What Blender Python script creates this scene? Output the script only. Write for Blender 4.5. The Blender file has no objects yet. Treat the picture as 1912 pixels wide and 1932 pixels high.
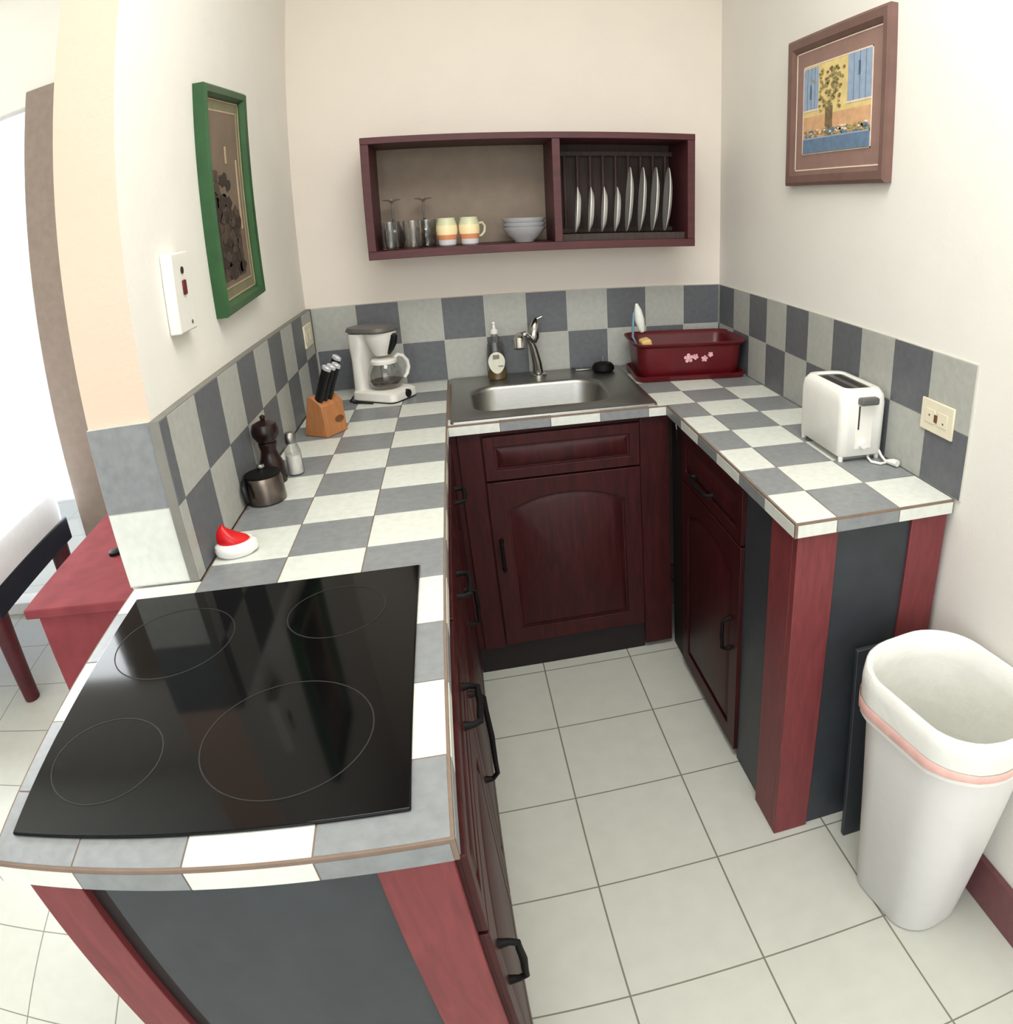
import bpy, bmesh, math, random
from mathutils import Matrix, Vector
random.seed(4)
PI = math.pi
sc = bpy.context.scene
COL = sc.collection

# ------------------------------------------------------------------ materials
def srgb(r, g, b):
    f = lambda c: (c/255/12.92 if c/255 <= .04045 else ((c/255+.055)/1.055)**2.4)
    return (f(r), f(g), f(b), 1)

def mat(name, col, rough=.5, metal=0., var=.08, scale=30., bump=0., bscale=None, spec=.5, trans=0., ior=1.45, coat=0., stretch=None, dist=0.):
    m = bpy.data.materials.new(name); m.use_nodes = True
    nt = m.node_tree; p = nt.nodes['Principled BSDF']
    p.inputs['Roughness'].default_value = rough
    p.inputs['Metallic'].default_value = metal
    p.inputs['Specular IOR Level'].default_value = spec
    p.inputs['IOR'].default_value = ior
    p.inputs['Transmission Weight'].default_value = trans
    p.inputs['Coat Weight'].default_value = coat
    c = col if len(col) == 4 else (*col, 1)
    tc = nt.nodes.new('ShaderNodeTexCoord'); mp = nt.nodes.new('ShaderNodeMapping')
    if stretch: mp.inputs['Scale'].default_value = stretch
    nt.links.new(tc.outputs['Object'], mp.inputs['Vector'])
    n = nt.nodes.new('ShaderNodeTexNoise'); n.inputs['Scale'].default_value = scale; n.inputs['Detail'].default_value = 5
    n.inputs['Distortion'].default_value = dist
    nt.links.new(mp.outputs['Vector'], n.inputs['Vector'])
    r = nt.nodes.new('ShaderNodeValToRGB')
    r.color_ramp.elements[0].position = .3; r.color_ramp.elements[1].position = .7
    r.color_ramp.elements[0].color = tuple(max(0, x*(1-var)) for x in c[:3]) + (1,)
    r.color_ramp.elements[1].color = tuple(min(1, x*(1+var)) for x in c[:3]) + (1,)
    nt.links.new(n.outputs['Fac'], r.inputs['Fac'])
    nt.links.new(r.outputs['Color'], p.inputs['Base Color'])
    if bump:
        b = nt.nodes.new('ShaderNodeBump'); b.inputs['Strength'].default_value = bump; b.inputs['Distance'].default_value = .002
        n2 = nt.nodes.new('ShaderNodeTexNoise'); n2.inputs['Scale'].default_value = bscale or scale*4
        nt.links.new(mp.outputs['Vector'], n2.inputs['Vector'])
        nt.links.new(n2.outputs['Fac'], b.inputs['Height']); nt.links.new(b.outputs['Normal'], p.inputs['Normal'])
    return m

M = {}
M['wall'] = mat('plaster_cream', srgb(231, 228, 220), .85, var=.015, scale=6, bump=.25, bscale=160)
M['wall_back'] = mat('plaster_blush', srgb(230, 221, 210), .85, var=.015, scale=6, bump=.25, bscale=160)
M['wall_end'] = mat('plaster_peach', srgb(224, 194, 174), .85, var=.015, scale=6, bump=.25, bscale=160)
M['ceil'] = mat('ceiling_white', srgb(240, 238, 230), .9, var=.01)
M['tl'] = mat('tile_light', srgb(214, 217, 208), .38, var=.06, scale=55, bump=.06)
M['td'] = mat('tile_dark', srgb(130, 133, 134), .38, var=.1, scale=55, bump=.06)
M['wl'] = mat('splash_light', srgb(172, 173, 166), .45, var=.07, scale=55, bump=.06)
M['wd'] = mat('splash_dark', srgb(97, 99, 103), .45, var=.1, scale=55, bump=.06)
M['grout'] = mat('grout', srgb(124, 106, 92), .9, var=.1)
M['grout_w'] = mat('grout_pale', srgb(196, 194, 184), .9, var=.06)
M['mahog'] = mat('mahogany', srgb(56, 17, 18), .45, spec=.3, var=.35, scale=9, stretch=(6, 6, .7), dist=1.2, bump=.05, bscale=40)
M['mahog_red'] = mat('red_stained_board', srgb(114, 50, 52), .5, var=.16, scale=14, stretch=(5, 5, .8), dist=.8)
M['mahog_shelf'] = mat('mahogany_shelf', srgb(76, 34, 37), .5, var=.2, scale=12, stretch=(.8, 5, 5), dist=.8)
M['kick'] = mat('dark_kickboard', srgb(24, 14, 14), .6)
M['shelfback'] = mat('taupe_back_panel', srgb(140, 126, 112), .8, var=.08, scale=20)
M['rackrail'] = mat('brown_dowel', srgb(74, 56, 52), .6, var=.15, scale=20)
M['rackback'] = mat('brown_slatted_back', srgb(62, 50, 46), .7, var=.3, scale=14, stretch=(12, 1, .6))
M['panel'] = mat('charcoal_panel', srgb(50, 54, 58), .45, var=.12, scale=20)
M['black'] = mat('black_plastic', srgb(14, 14, 16), .35)
M['blackmetal'] = mat('black_iron', srgb(12, 10, 10), .6, var=.1, spec=.2)
M['silver'] = mat('knife_cap_silver', srgb(206, 206, 210), .3, metal=.5, var=.02)
M['brass'] = mat('aged_metal', srgb(120, 105, 85), .35, metal=.8)
M['steel'] = mat('brushed_steel', srgb(156, 155, 149), .36, metal=1, var=.06, scale=40, stretch=(1, 12, 12))
M['chrome'] = mat('chrome', srgb(190, 188, 182), .14, metal=1, var=.02)
M['darksteel'] = mat('pot_steel', srgb(120, 110, 102), .3, metal=1, var=.1)
M['glassblack'] = mat('ceramic_glass', srgb(6, 6, 7), .07, var=.1, ior=1.45, spec=.22)
M['ring'] = mat('burner_print', srgb(48, 47, 46), .6, spec=.08)
M['white'] = mat('white_plastic', srgb(232, 230, 222), .35, var=.02)
M['whitewarm'] = mat('warm_white_plastic', srgb(230, 227, 218), .4, var=.02)
M['greyplastic'] = mat('grey_plastic', srgb(92, 90, 88), .4)
M['ivory'] = mat('ivory_plate', srgb(226, 217, 192), .4, var=.03)
M['darkslot'] = mat('dark_slot', srgb(40, 36, 33), .6)
M['red'] = mat('bright_red', srgb(196, 16, 22), .35, var=.08)
M['redtub'] = mat('red_tub_plastic', srgb(92, 16, 23), .35, var=.12, scale=14)
M['pink'] = mat('pink_flower_print', srgb(226, 170, 178), .4, var=.25, scale=90)
M['wood'] = mat('knife_block_wood', srgb(172, 114, 70), .5, var=.14, scale=10, stretch=(8, 8, 1), dist=1)
M['woodmark'] = mat('branded_mark', srgb(104, 66, 34), .6)
M['millwood'] = mat('dark_mill_wood', srgb(34, 16, 14), .3, var=.25, scale=10)
M['ceramic'] = mat('white_ceramic', srgb(232, 230, 224), .2, var=.02, coat=.3)
M['bowl'] = mat('grey_white_bowl', srgb(186, 186, 188), .2, var=.04)
M['mugcream'] = mat('mug_cream', srgb(246, 226, 178), .3, var=.04)
M['mugorange'] = mat('mug_orange', srgb(222, 148, 104), .3, var=.06)
M['mugwhite'] = mat('mug_white', srgb(214, 212, 216), .3, var=.04)
M['muggreen'] = mat('mug_green', srgb(206, 208, 170), .3, var=.04)
M['glass'] = mat('clear_glass', (.95, .96, .95), .03, trans=1., ior=1.45, var=0.01)
M['smokeglass'] = mat('smoked_glass', srgb(170, 166, 166), .04, trans=.95, ior=1.45, var=.02)
M['liquid'] = mat('amber_soap', srgb(190, 150, 60), .1, trans=.6, var=.05)
def thin_glass(name, tint, gloss=.12):
    m = bpy.data.materials.new(name); m.use_nodes = True; nt = m.node_tree; nt.nodes.clear()
    o = nt.nodes.new('ShaderNodeOutputMaterial'); mx = nt.nodes.new('ShaderNodeMixShader'); t = nt.nodes.new('ShaderNodeBsdfTransparent'); g = nt.nodes.new('ShaderNodeBsdfGlossy')
    lw = nt.nodes.new('ShaderNodeLayerWeight'); lw.inputs['Blend'].default_value = .35
    mr = nt.nodes.new('ShaderNodeMapRange'); mr.inputs['To Min'].default_value = gloss*.5; mr.inputs['To Max'].default_value = gloss*5
    t.inputs['Color'].default_value = tint; g.inputs['Roughness'].default_value = .05; g.inputs['Color'].default_value = (.8, .8, .8, 1)
    nt.links.new(lw.outputs['Facing'], mr.inputs['Value']); nt.links.new(mr.outputs[0], mx.inputs[0])
    nt.links.new(t.outputs[0], mx.inputs[1]); nt.links.new(g.outputs[0], mx.inputs[2]); nt.links.new(mx.outputs[0], o.inputs[0]); return m
M['glass'] = thin_glass('clear_glass_thin', (.9, .9, .89, 1)); M['smokeglass'] = thin_glass('grey_glass_thin', (.72, .72, .72, 1), .1)
M['nightred'] = mat('matt_red_board', srgb(136, 66, 70), .9, var=.12, scale=14, spec=.1)
M['grout_d'] = mat('grout_dim', srgb(128, 126, 118), .9, var=.06)
M['label'] = mat('paper_label', srgb(226, 224, 206), .6, var=.05, scale=60)
M['labelgrey'] = mat('label_print', srgb(130, 128, 118), .6)
M['coffee'] = mat('coffee_stain', srgb(66, 48, 36), .3)
M['blueplastic'] = mat('pale_blue_plastic', srgb(120, 150, 170), .35)
M['bristle'] = mat('white_bristles', srgb(222, 224, 216), .8, var=.08, scale=200)
M['sponge'] = mat('yellow_sponge', srgb(228, 190, 120), .9, var=.15, scale=150)
M['green'] = mat('green_frame', srgb(40, 80, 43), .45, var=.16, scale=18)
M['greenmat'] = mat('moss_mat', srgb(122, 118, 92), .7, var=.08)
M['taupe'] = mat('taupe_print', srgb(116, 100, 84), .7, var=.12, scale=12)
M['darkprint'] = mat('dark_print', srgb(48, 38, 32), .6, var=.35, scale=40)
M['midprint'] = mat('brown_print', srgb(74, 60, 50), .6, var=.3, scale=60)
M['tan'] = mat('tan_line', srgb(176, 156, 128), .6)
M['brownframe'] = mat('brown_frame', srgb(112, 84, 76), .5, var=.1, scale=20)
M['mauvemat'] = mat('mauve_mat', srgb(146, 116, 106), .7, var=.06)
M['pale'] = mat('pale_fillet', srgb(232, 214, 194), .6)
M['ochre'] = mat('painted_yellow_wall', srgb(222, 198, 134), .7, var=.12, scale=30)
M['peach'] = mat('painted_peach_wall', srgb(214, 168, 126), .7, var=.14, scale=40)
M['blue'] = mat('painted_blue_shutter', srgb(150, 168, 190), .7, var=.1, scale=60)
M['blued'] = mat('painted_blue_planter', srgb(100, 124, 150), .7, var=.14, scale=50)
M['leaf'] = mat('painted_foliage', srgb(156, 144, 96), .7, var=.45, scale=90)
M['trunk'] = mat('painted_trunk', srgb(120, 100, 70), .7, var=.3, scale=80)
M['bin'] = mat('bin_white', srgb(226, 224, 220), .4, var=.015)
M['liner'] = mat('bin_liner', srgb(234, 234, 226), .45, var=.03, scale=20, bump=.5, bscale=60)
M['drawstring'] = mat('coral_drawstring', srgb(234, 186, 176), .5, var=.1)
M['skirt'] = mat('baseboard_maroon', srgb(112, 70, 72), .5, var=.1)
M['sheet'] = mat('bed_sheet', srgb(232, 234, 238), .85, var=.02, bump=.3, bscale=20)
M['navy'] = mat('navy_bed_base', srgb(10, 14, 34), .7)
M['bedleg'] = mat('bed_leg_red', srgb(76, 22, 30), .45, var=.2, scale=12)
M['taupeframe'] = mat('taupe_door_frame', srgb(142, 126, 114), .6, var=.08)

# floor: 12 inch pale tiles with thin grey joints
def floor_mat():
    m = mat('floor_tile', srgb(196, 197, 186), .32, var=.03, scale=18, bump=.03)
    nt = m.node_tree; p = nt.nodes['Principled BSDF']
    base = p.inputs['Base Color'].links[0].from_socket
    tc = nt.nodes.new('ShaderNodeTexCoord'); s = nt.nodes.new('ShaderNodeSeparateXYZ')
    nt.links.new(tc.outputs['Object'], s.inputs[0])
    outs = []
    for ax, off in (('X', .2063), ('Y', .2876)):
        a = nt.nodes.new('ShaderNodeMath'); a.operation = 'SUBTRACT'; a.inputs[1].default_value = off - 30
        nt.links.new(s.outputs[ax], a.inputs[0])
        b = nt.nodes.new('ShaderNodeMath'); b.operation = 'PINGPONG'; b.inputs[1].default_value = .15
        nt.links.new(a.outputs[0], b.inputs[0])
        c = nt.nodes.new('ShaderNodeMath'); c.operation = 'LESS_THAN'; c.inputs[1].default_value = .0021
        nt.links.new(b.outputs[0], c.inputs[0]); outs.append(c)
    mx = nt.nodes.new('ShaderNodeMath'); mx.operation = 'MAXIMUM'
    nt.links.new(outs[0].outputs[0], mx.inputs[0]); nt.links.new(outs[1].outputs[0], mx.inputs[1])
    mix = nt.nodes.new('ShaderNodeMix'); mix.data_type = 'RGBA'
    nt.links.new(mx.outputs[0], mix.inputs['Factor']); nt.links.new(base, mix.inputs[6])
    mix.inputs[7].default_value = srgb(122, 120, 106)
    nt.links.new(mix.outputs[2], p.inputs['Base Color'])
    return m
M['floor'] = floor_mat()

# ------------------------------------------------------------------ mesh builder
class B:
    def __init__(s): s.v = []; s.f = []; s.mi = []; s.T = Matrix()
    def V(s, p): s.v.append(s.T @ Vector(p)); return len(s.v)-1
    def F(s, idx, m=0): s.f.append(tuple(idx)); s.mi.append(m)
    def box(s, x0, x1, y0, y1, z0, z1, m=0):
        i = [s.V((x, y, z)) for z in (z0, z1) for y in (y0, y1) for x in (x0, x1)]
        for q in ((0, 2, 3, 1), (4, 5, 7, 6), (0, 1, 5, 4), (2, 6, 7, 3), (0, 4, 6, 2), (1, 3, 7, 5)):
            s.F([i[k] for k in q], m)
        return s
    def lathe(s, prof, c=(0, 0, 0), n=40, m=0, sx=1., sy=1., axis='z'):
        rings = []
        for r, h in prof:
            ring = []
            if r < 1e-6:
                ring = [s._ax(c, 0, 0, h, axis)]
            else:
                ring = [s._ax(c, r*sx*math.cos(2*PI*k/n), r*sy*math.sin(2*PI*k/n), h, axis) for k in range(n)]
            rings.append(ring)
        for a, b in zip(rings, rings[1:]):
            mm = m
            if len(a) == 1 and len(b) == 1: continue
            for k in range(n):
                k2 = (k+1) % n
                if len(a) == 1: s.F((a[0], b[k2], b[k])[::-1], mm)
                elif len(b) == 1: s.F((a[k], a[k2], b[0]), mm)
                else: s.F((a[k], a[k2], b[k2], b[k]), mm)
        return s
    def _ax(s, c, a, b, h, axis):
        if axis == 'z': p = (a, b, h)
        elif axis == 'x': p = (h, a, b)
        else: p = (b, h, a)
        return s.V((c[0]+p[0], c[1]+p[1], c[2]+p[2]))
    def tube(s, pts, r, n=12, m=0, flat=1.):
        pts = [Vector(p) for p in pts]; rr = r if isinstance(r, (list, tuple)) else [r]*len(pts)
        rings = []; up = None
        for k, p in enumerate(pts):
            t = (pts[min(k+1, len(pts)-1)]-pts[max(k-1, 0)]).normalized()
            if up is None: up = Vector((0, 0, 1)) if abs(t.z) < .9 else Vector((1, 0, 0))
            a = t.cross(up).normalized(); b = a.cross(t).normalized(); up = b
            rings.append([s.V(p+a*rr[k]*math.cos(2*PI*j/n)+b*rr[k]*flat*math.sin(2*PI*j/n)) for j in range(n)])
        for A, Bq in zip(rings, rings[1:]):
            for j in range(n):
                j2 = (j+1) % n; s.F((A[j], A[j2], Bq[j2], Bq[j]), m)
        s.F(rings[0][::-1], m); s.F(rings[-1], m)
        return s
    def loft(s, loops, m=0, cap0=True, cap1=True):
        R = [[s.V(p) for p in L] for L in loops]; n = len(R[0])
        for a, b in zip(R, R[1:]):
            for k in range(n):
                k2 = (k+1) % n; s.F((a[k], a[k2], b[k2], b[k]), m)
        if cap0: s.F(R[0][::-1], m)
        if cap1: s.F(R[-1], m)
        return s
    def build(s, name, mats, parent=None, bevel=0., world=True, seg=2, angle=35):
        me = bpy.data.meshes.new(name)
        off = parent_off(parent) if world and parent else None
        vs = [(off @ v) if off else v for v in s.v]
        me.from_pydata([tuple(v) for v in vs], [], s.f)
        if not isinstance(mats, (list, tuple)): mats = [mats]
        for q in mats: me.materials.append(q)
        me.polygons.foreach_set('material_index', s.mi)
        bm = bmesh.new(); bm.from_mesh(me); bmesh.ops.recalc_face_normals(bm, faces=bm.faces); bm.to_mesh(me); bm.free()
        me.polygons.foreach_set('use_smooth', [True]*len(me.polygons))
        me.set_sharp_from_angle(angle=math.radians(angle))
        o = bpy.data.objects.new(name, me); COL.objects.link(o)
        if parent: o.parent = parent
        if bevel:
            md = o.modifiers.new('bevel', 'BEVEL'); md.width = bevel; md.segments = seg; md.limit_method = 'ANGLE'; md.angle_limit = math.radians(40)
            md.harden_normals = False
        return o

def parent_off(p):
    m = Matrix()
    while p: m = Matrix.LocRotScale(p.location, p.rotation_euler, None) @ m; p = p.parent
    return m.inverted()

def rrect(x0, x1, y0, y1, r, z, n=6):
    pts = []
    for cx, cy, a0 in ((x1-r, y1-r, 0), (x0+r, y1-r, 90), (x0+r, y0+r, 180), (x1-r, y0+r, 270)):
        for k in range(n+1):
            a = math.radians(a0+90*k/n); pts.append((cx+r*math.cos(a), cy+r*math.sin(a), z))
    return pts

def thing(name, label, cat, loc=(0, 0, 0), rz=0., group=None):
    o = bpy.data.objects.new(name, None); COL.objects.link(o); o.empty_display_size = .05
    o.location = loc; o.rotation_euler = (0, 0, rz)
    return tag(o, label, cat, group)
def tag(o, label, cat, group=None):
    o['label'] = label; o['category'] = cat
    if group: o['group'] = group
    return o
def struct(o): o['kind'] = 'structure'; return o
def copy_tree(o, parent=None):
    c = o.copy(); COL.objects.link(c)
    if parent: c.parent = parent
    for ch in list(o.children): copy_tree(ch, c)
    return c

# ------------------------------------------------------------------ dimensions (tile = 0.15 m)
ZC = .8895; XL = -.453; XR = 1.0434; YB = 1.2012
CB = .0334                       # worktop edge thickness
YR = -.2988; R0 = .6566; R1 = .7518; YG = -.882; LX = -.592

# ------------------------------------------------------------------ setting
b = B(); b.box(-4.2, XR+.15, -3.6, 3.2, -.08, 0); struct(b.build('floor', M['floor']))
b = B(); b.box(-.473, XR+.01, YB+.008, YB+.12, 0, 2.75); struct(b.build('wall_back', M['wall_back']))
b = B(); b.box(XR+.006, XR+.12, -3.6, YB+.12, 0, 2.75); struct(b.build('wall_right', M['wall']))
b = B(); b.box(-.597, -.473, -.196, YB+.4, 0, 2.75, 0)
b.F([b.V((-.597, -.1962, ZC)), b.V((-.473, -.1962, ZC)), b.V((-.473, -.1962, 2.75)), b.V((-.597, -.1962, 2.75))], 1)
struct(b.build('wall_left', [M['wall'], M['wall_end']]))
b = B(); b.box(-4.2, XR+.12, -3.6, 3.2, 2.75, 2.85); struct(b.build('ceiling', M['ceil']))
# far wall of the next room, with a tall bright glazed opening
b = B()
b.box(-1.5, -.597, 1.5, 1.62, 0, 2.75); b.box(-4.2, -3.3, 1.5, 1.62, 0, 2.75); b.box(-3.3, -1.5, 1.5, 1.62, 2.21, 2.75)
struct(b.build('wall_far', M['wall']))
b = B(); b.box(-4.3, -4.2, -3.6, 1.62, 0, 2.75); struct(b.build('wall_outer', M['wall']))
w = struct(bpy.data.objects.new('window_1', None)); COL.objects.link(w); w.location = (-2.4, 1.5, 0)
b = B(); b.box(-3.3, -3.2, 1.49, 1.6, 0, 2.21); b.build('window_jamb', M['white'], w)
b = B(); b.box(-1.69, -1.5, 1.49, 1.6, 0, 2.21)
b.build('window_frame', M['taupeframe'], w, bevel=.004)
b = B(); b.box(-3.2, -1.69, 1.5, 1.6, 2.15, 2.21); b.build('window_head', M['wall'], w)
b = B(); b.box(-3.2, -1.69, 1.5, 1.6, 0, .05); b.build('window_sill', M['white'], w)
b = B(); b.box(-3.2, -1.69, 1.545, 1.551, .05, 2.15)
m = bpy.data.materials.new('window_glass'); m.use_nodes = True; nt = m.node_tree; nt.nodes.clear()
o_ = nt.nodes.new('ShaderNodeOutputMaterial'); mx = nt.nodes.new('ShaderNodeMixShader'); tr = nt.nodes.new('ShaderNodeBsdfTransparent'); gl = nt.nodes.new('ShaderNodeBsdfGlossy')
gl.inputs['Roughness'].default_value = .02; mx.inputs[0].default_value = .06
nt.links.new(tr.outputs[0], mx.inputs[1]); nt.links.new(gl.outputs[0], mx.inputs[2]); nt.links.new(mx.outputs[0], o_.inputs[0])
b.build('pane', m, w)
b = B(); b.box(XR-.012, XR+.006, -3.6, -.33, 0, .125); struct(b.build('baseboard_right', M['skirt'], bevel=.003))

# ------------------------------------------------------------------ tiled splashbacks
def cells(lo, hi, off, pitch=.15):
    """cut positions of a tile run between lo and hi; returns (a, b, index)"""
    out = []; k = math.floor((lo-off)/pitch+1e-6)
    while off+k*pitch < hi-1e-6:
        a = max(lo, off+k*pitch); c = min(hi, off+(k+1)*pitch)
        if c-a > .004: out.append((a, c, k))
        k += 1
    return out
G = .0011
def splash(name, fn, us, parity, thick, gm='grout_w'):
    bb = B(); ub = (us[0][0], us[-1][1])
    fn(bb, ub[0], ub[1], ZC, ZC+.2985, 0., thick-.0012, 2)
    for a, c, k in us:
        for row, (z0, z1) in enumerate(((ZC+.001, ZC+.147), (ZC+.147, ZC+.2975))):
            light = (k+row+parity) % 2
            fn(bb, a+G, c-G, z0+G, z1-G, thick-.002, thick, 0 if light else 1)
    return struct(bb.build(name, [M['wl'], M['wd'], M[gm]]))
splash('trim_1', lambda q, a, c, z0, z1, t0, t1, m: q.box(-.4728+t0, -.4728+t1, a, c, z0, z1, m), cells(-.2075, YB-.0005, -.02), 1, .0198, 'grout_d')
splash('trim_2', lambda q, a, c, z0, z1, t0, t1, m: q.box(a, c, YB+.008-t1, YB+.008-t0, z0, z1, m), cells(XL, XR, 0.), 1, .008)
splash('trim_3', lambda q, a, c, z0, z1, t0, t1, m: q.box(XR+.006-t1, XR+.006-t0, a, c, z0, z1, m), cells(-.314, YB, -.3130), 0, .006)
bb = B(); bb.box(-.597, -.4735, -.2030, -.196, ZC, ZC+.2985, 2)
bb.box(-.596, -.4737, -.2042, -.2028, ZC+.002, ZC+.1425, 0); bb.box(-.596, -.4737, -.2042, -.2028, ZC+.1445, ZC+.2975, 1)
struct(bb.build('trim_4', [M['tl'], M['td'], M['grout_w']]))

# ------------------------------------------------------------------ worktop (one U-shaped tiled slab)
SX0, SX1, SY0, SY1 = .055, .575, .665, 1.125          # hole for the sink bowl
wt = thing('worktop', 'U-shaped worktop of checkered light and dark grey tiles', 'countertop', (0, 0, ZC-CB))
b = B(); zt = ZC-.0012
b.box(LX+.002, -.0012, YG+.0012, -.2085, ZC-CB, zt); b.box(XL+.0005, -.0012, -.2085, YB-.001, ZC-CB, zt)
b.box(-.0012, R0+.0012, .6012, SY0, ZC-CB, zt); b.box(-.0012, R0+.0012, SY1, YB-.001, ZC-CB, zt)
b.box(-.0012, SX0, SY0, SY1, ZC-CB, zt); b.box(SX1, R0+.0012, SY0, SY1, ZC-CB, zt)
b.box(R0+.0012, XR-.0005, YR+.0012, YB-.001, ZC-CB, zt)
b.build('slab', M['grout'], wt)
b = B()
def top(a, c, y0, y1, light): b.box(a+G, c-G, y0+G, y1-G, zt-.0006, ZC, 0 if light else 1)
for y0, y1, j in cells(YG+.004, YB-.002, 0.):
    for x0, x1, i in cells(LX+.004, -.004, 0.):
        light = (i+j) % 2 == 0
        if i == -4:
            if y0 >= -.2085: continue
            if j <= -6: light = False
            top(x0, x1, y0, min(y1, -.2085), light)
        else: top(max(x0, XL), x1, y0, y1, light)
rcols = [(R0+.004, R1, 0), (R1, R1+.15, 1), (R1+.15, XR-.001, 2)]
for y0, y1, j in cells(YR+.004, YB-.002, YR):
    for x0, x1, i in rcols:
        if i == 0 and j >= 6: x0 = .63
        top(x0, x1, y0, y1, (i+j) % 2 == 0)
for x0, x1, i in cells(.0, .63, 0.): top(x0, x1, .605, .664, i % 2 == 0); top(x0, x1, 1.126, YB-.002, i % 2)
b.build('tiled_top', [M['tl'], M['td']], wt, bevel=.0006, seg=1)
b = B(); z0, z1 = ZC-CB+.0008, ZC-.0065
def ey(xf, a, c, light, d): b.box(*((xf-.0011, xf) if d > 0 else (xf, xf+.0011)), a+G, c-G, z0, z1, 0 if light else 1)
def ex(yf, a, c, light): b.box(a+G, c-G, yf, yf+.0011, z0, z1, 0 if light else 1)
for y0, y1, j in cells(YG+.006, .6, 0.): ey(0., y0, y1, (j-1) % 2 == 0, 1)
for x0, x1, i in cells(LX+.004, -.006, 0.): ex(YG, x0, x1, i % 2 == 0)
for x0, x1, i in cells(0., R0, 0.): ex(.6, x0, x1, i % 2 == 0)
for y0, y1, j in cells(YR+.006, .6, YR): ey(R0, y0, y1, j % 2 == 0, -1)
for x0, x1, i in [(R0+.006, R1, 0), (R1, R1+.15, 1), (R1+.15, XR-.001, 0)]: ex(YR, x0, x1, i == 0)
for y0, y1, j in cells(YG+.006, -.21, 0.): b.box(LX, LX+.0021, y0+G, y1-G, z0, z1, j % 2)
b.build('tiled_edge', [M['tl'], M['td']], wt)

# ------------------------------------------------------------------ cabinets
def pull(bm, p0, p1, out, r=.0052):
    """iron bar pull between two feet"""
    p0, p1, out = Vector(p0), Vector(p1), Vector(out); d = (p1-p0)
    bm.tube([p0, p0+out*.6, p0+out+d*.06, p0+out+d*.2, p0+out*1.08+d*.5, p0+out+d*.8, p0+out+d*.94, p1+out*.6, p1], [r*1.5, r, r, r, r*1.1, r, r, r, r*1.5], 10)
    return bm
def panel_door(bb, O, U, N, w, z0, z1, arch=False, t=.02):
    """raised-panel door: O origin on the face plane, U horizontal unit, N outward"""
    O, U, N = Vector(O), Vector(U), Vector(N)
    def q(a, c, z, n): return O+U*a+Vector((0, 0, z))+N*n
    def slab(pts, n0, n1):
        i0 = [bb.V(q(a, 0, z, n0)) for a, z in pts]; i1 = [bb.V(q(a, 0, z, n1)) for a, z in pts]
        k = len(pts); bb.F(i1); bb.F(i0[::-1])
        for s in range(k): bb.F((i0[s], i0[(s+1) % k], i1[(s+1) % k], i1[s]))
    def outline(g):
        pts = [(g, z0+g), (w-g, z0+g)]
        zt_ = z1-g
        if arch:
            for k in range(13):
                a = k/12; x = w-g-(w-2*g)*a
                pts.append((x, zt_-.045*(2*abs(a-.5))**2.2))
        else: pts += [(w-g, zt_), (g, zt_)]
        return pts
    slab([(0, z0), (w, z0), (w, z1), (0, z1)], 0, t*.62)
    f = .055 if (z1-z0) > .25 else .032
    # stile/rail frame as a ring standing proud, then the raised field
    outer = [(0, z0), (w, z0)] + ([(w, z1) if k == 0 else ((0, z1) if k == 12 else (w-w*k/12, z1)) for k in range(13)] if arch else [(w, z1), (0, z1)])
    inner = outline(f)
    io = [bb.V(q(a, 0, z, t)) for a, z in outer]; ii = [bb.V(q(a, 0, z, t)) for a, z in inner]
    io0 = [bb.V(q(a, 0, z, t*.6)) for a, z in outer]; ii0 = [bb.V(q(a, 0, z, t*.6)) for a, z in inner]
    k = len(outer)
    for s in range(k):
        s2 = (s+1) % k
        bb.F((io[s], io[s2], ii[s2], ii[s])); bb.F((io0[s], io0[s2], io[s2], io[s])); bb.F((ii[s], ii[s2], ii0[s2], ii0[s]))
    a1 = outline(f+.006); a2 = outline(f+.022)
    l1 = [bb.V(q(a, 0, z, t*.62)) for a, z in a1]; l2 = [bb.V(q(a, 0, z, t*1.02)) for a, z in a2]
    for s in range(k): s2 = (s+1) % k; bb.F((l1[s], l1[s2], l2[s2], l2[s]))
    bb.F(l2)
    return bb

ZU = ZC-CB-.0005
# --- left run, under the cooktop and the left worktop
lc = thing('base_cabinet', 'dark red wooden base cabinets under the cooktop with charcoal end panel', 'cabinet', (-.22, -.1, 0))
b = B(); b.box(-.452, -.016, -.195, 1.19, .1, ZU); b.box(-.55, -.016, -.855, -.21, .1, ZU); b.build('carcass', M['mahog'], lc)
b = B(); b.box(-.44, -.06, -.83, 1.19, 0, .1); b.build('kickboard', M['kick'], lc)
b = B(); b.box(-.43, -.092, -.868, -.856, .02, ZU); b.build('end_panel', M['panel'], lc)
for x0, x1 in ((-.545, -.458), (-.092, -.009)):
    b = B(); b.box(x0, x1, -.877, -.856, 0, ZU); b.build('end_post', M['mahog_red'], lc, bevel=.002)
b = B(); b.box(-.458, -.43, -.862, -.856, .02, ZU); b.build('end_groove_shade', M['kick'], lc)  # near-black strip paints the recess shadow between post and end panel
yy = [(-.865, -.375), (-.37, .11), (.115, .585)]
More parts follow.
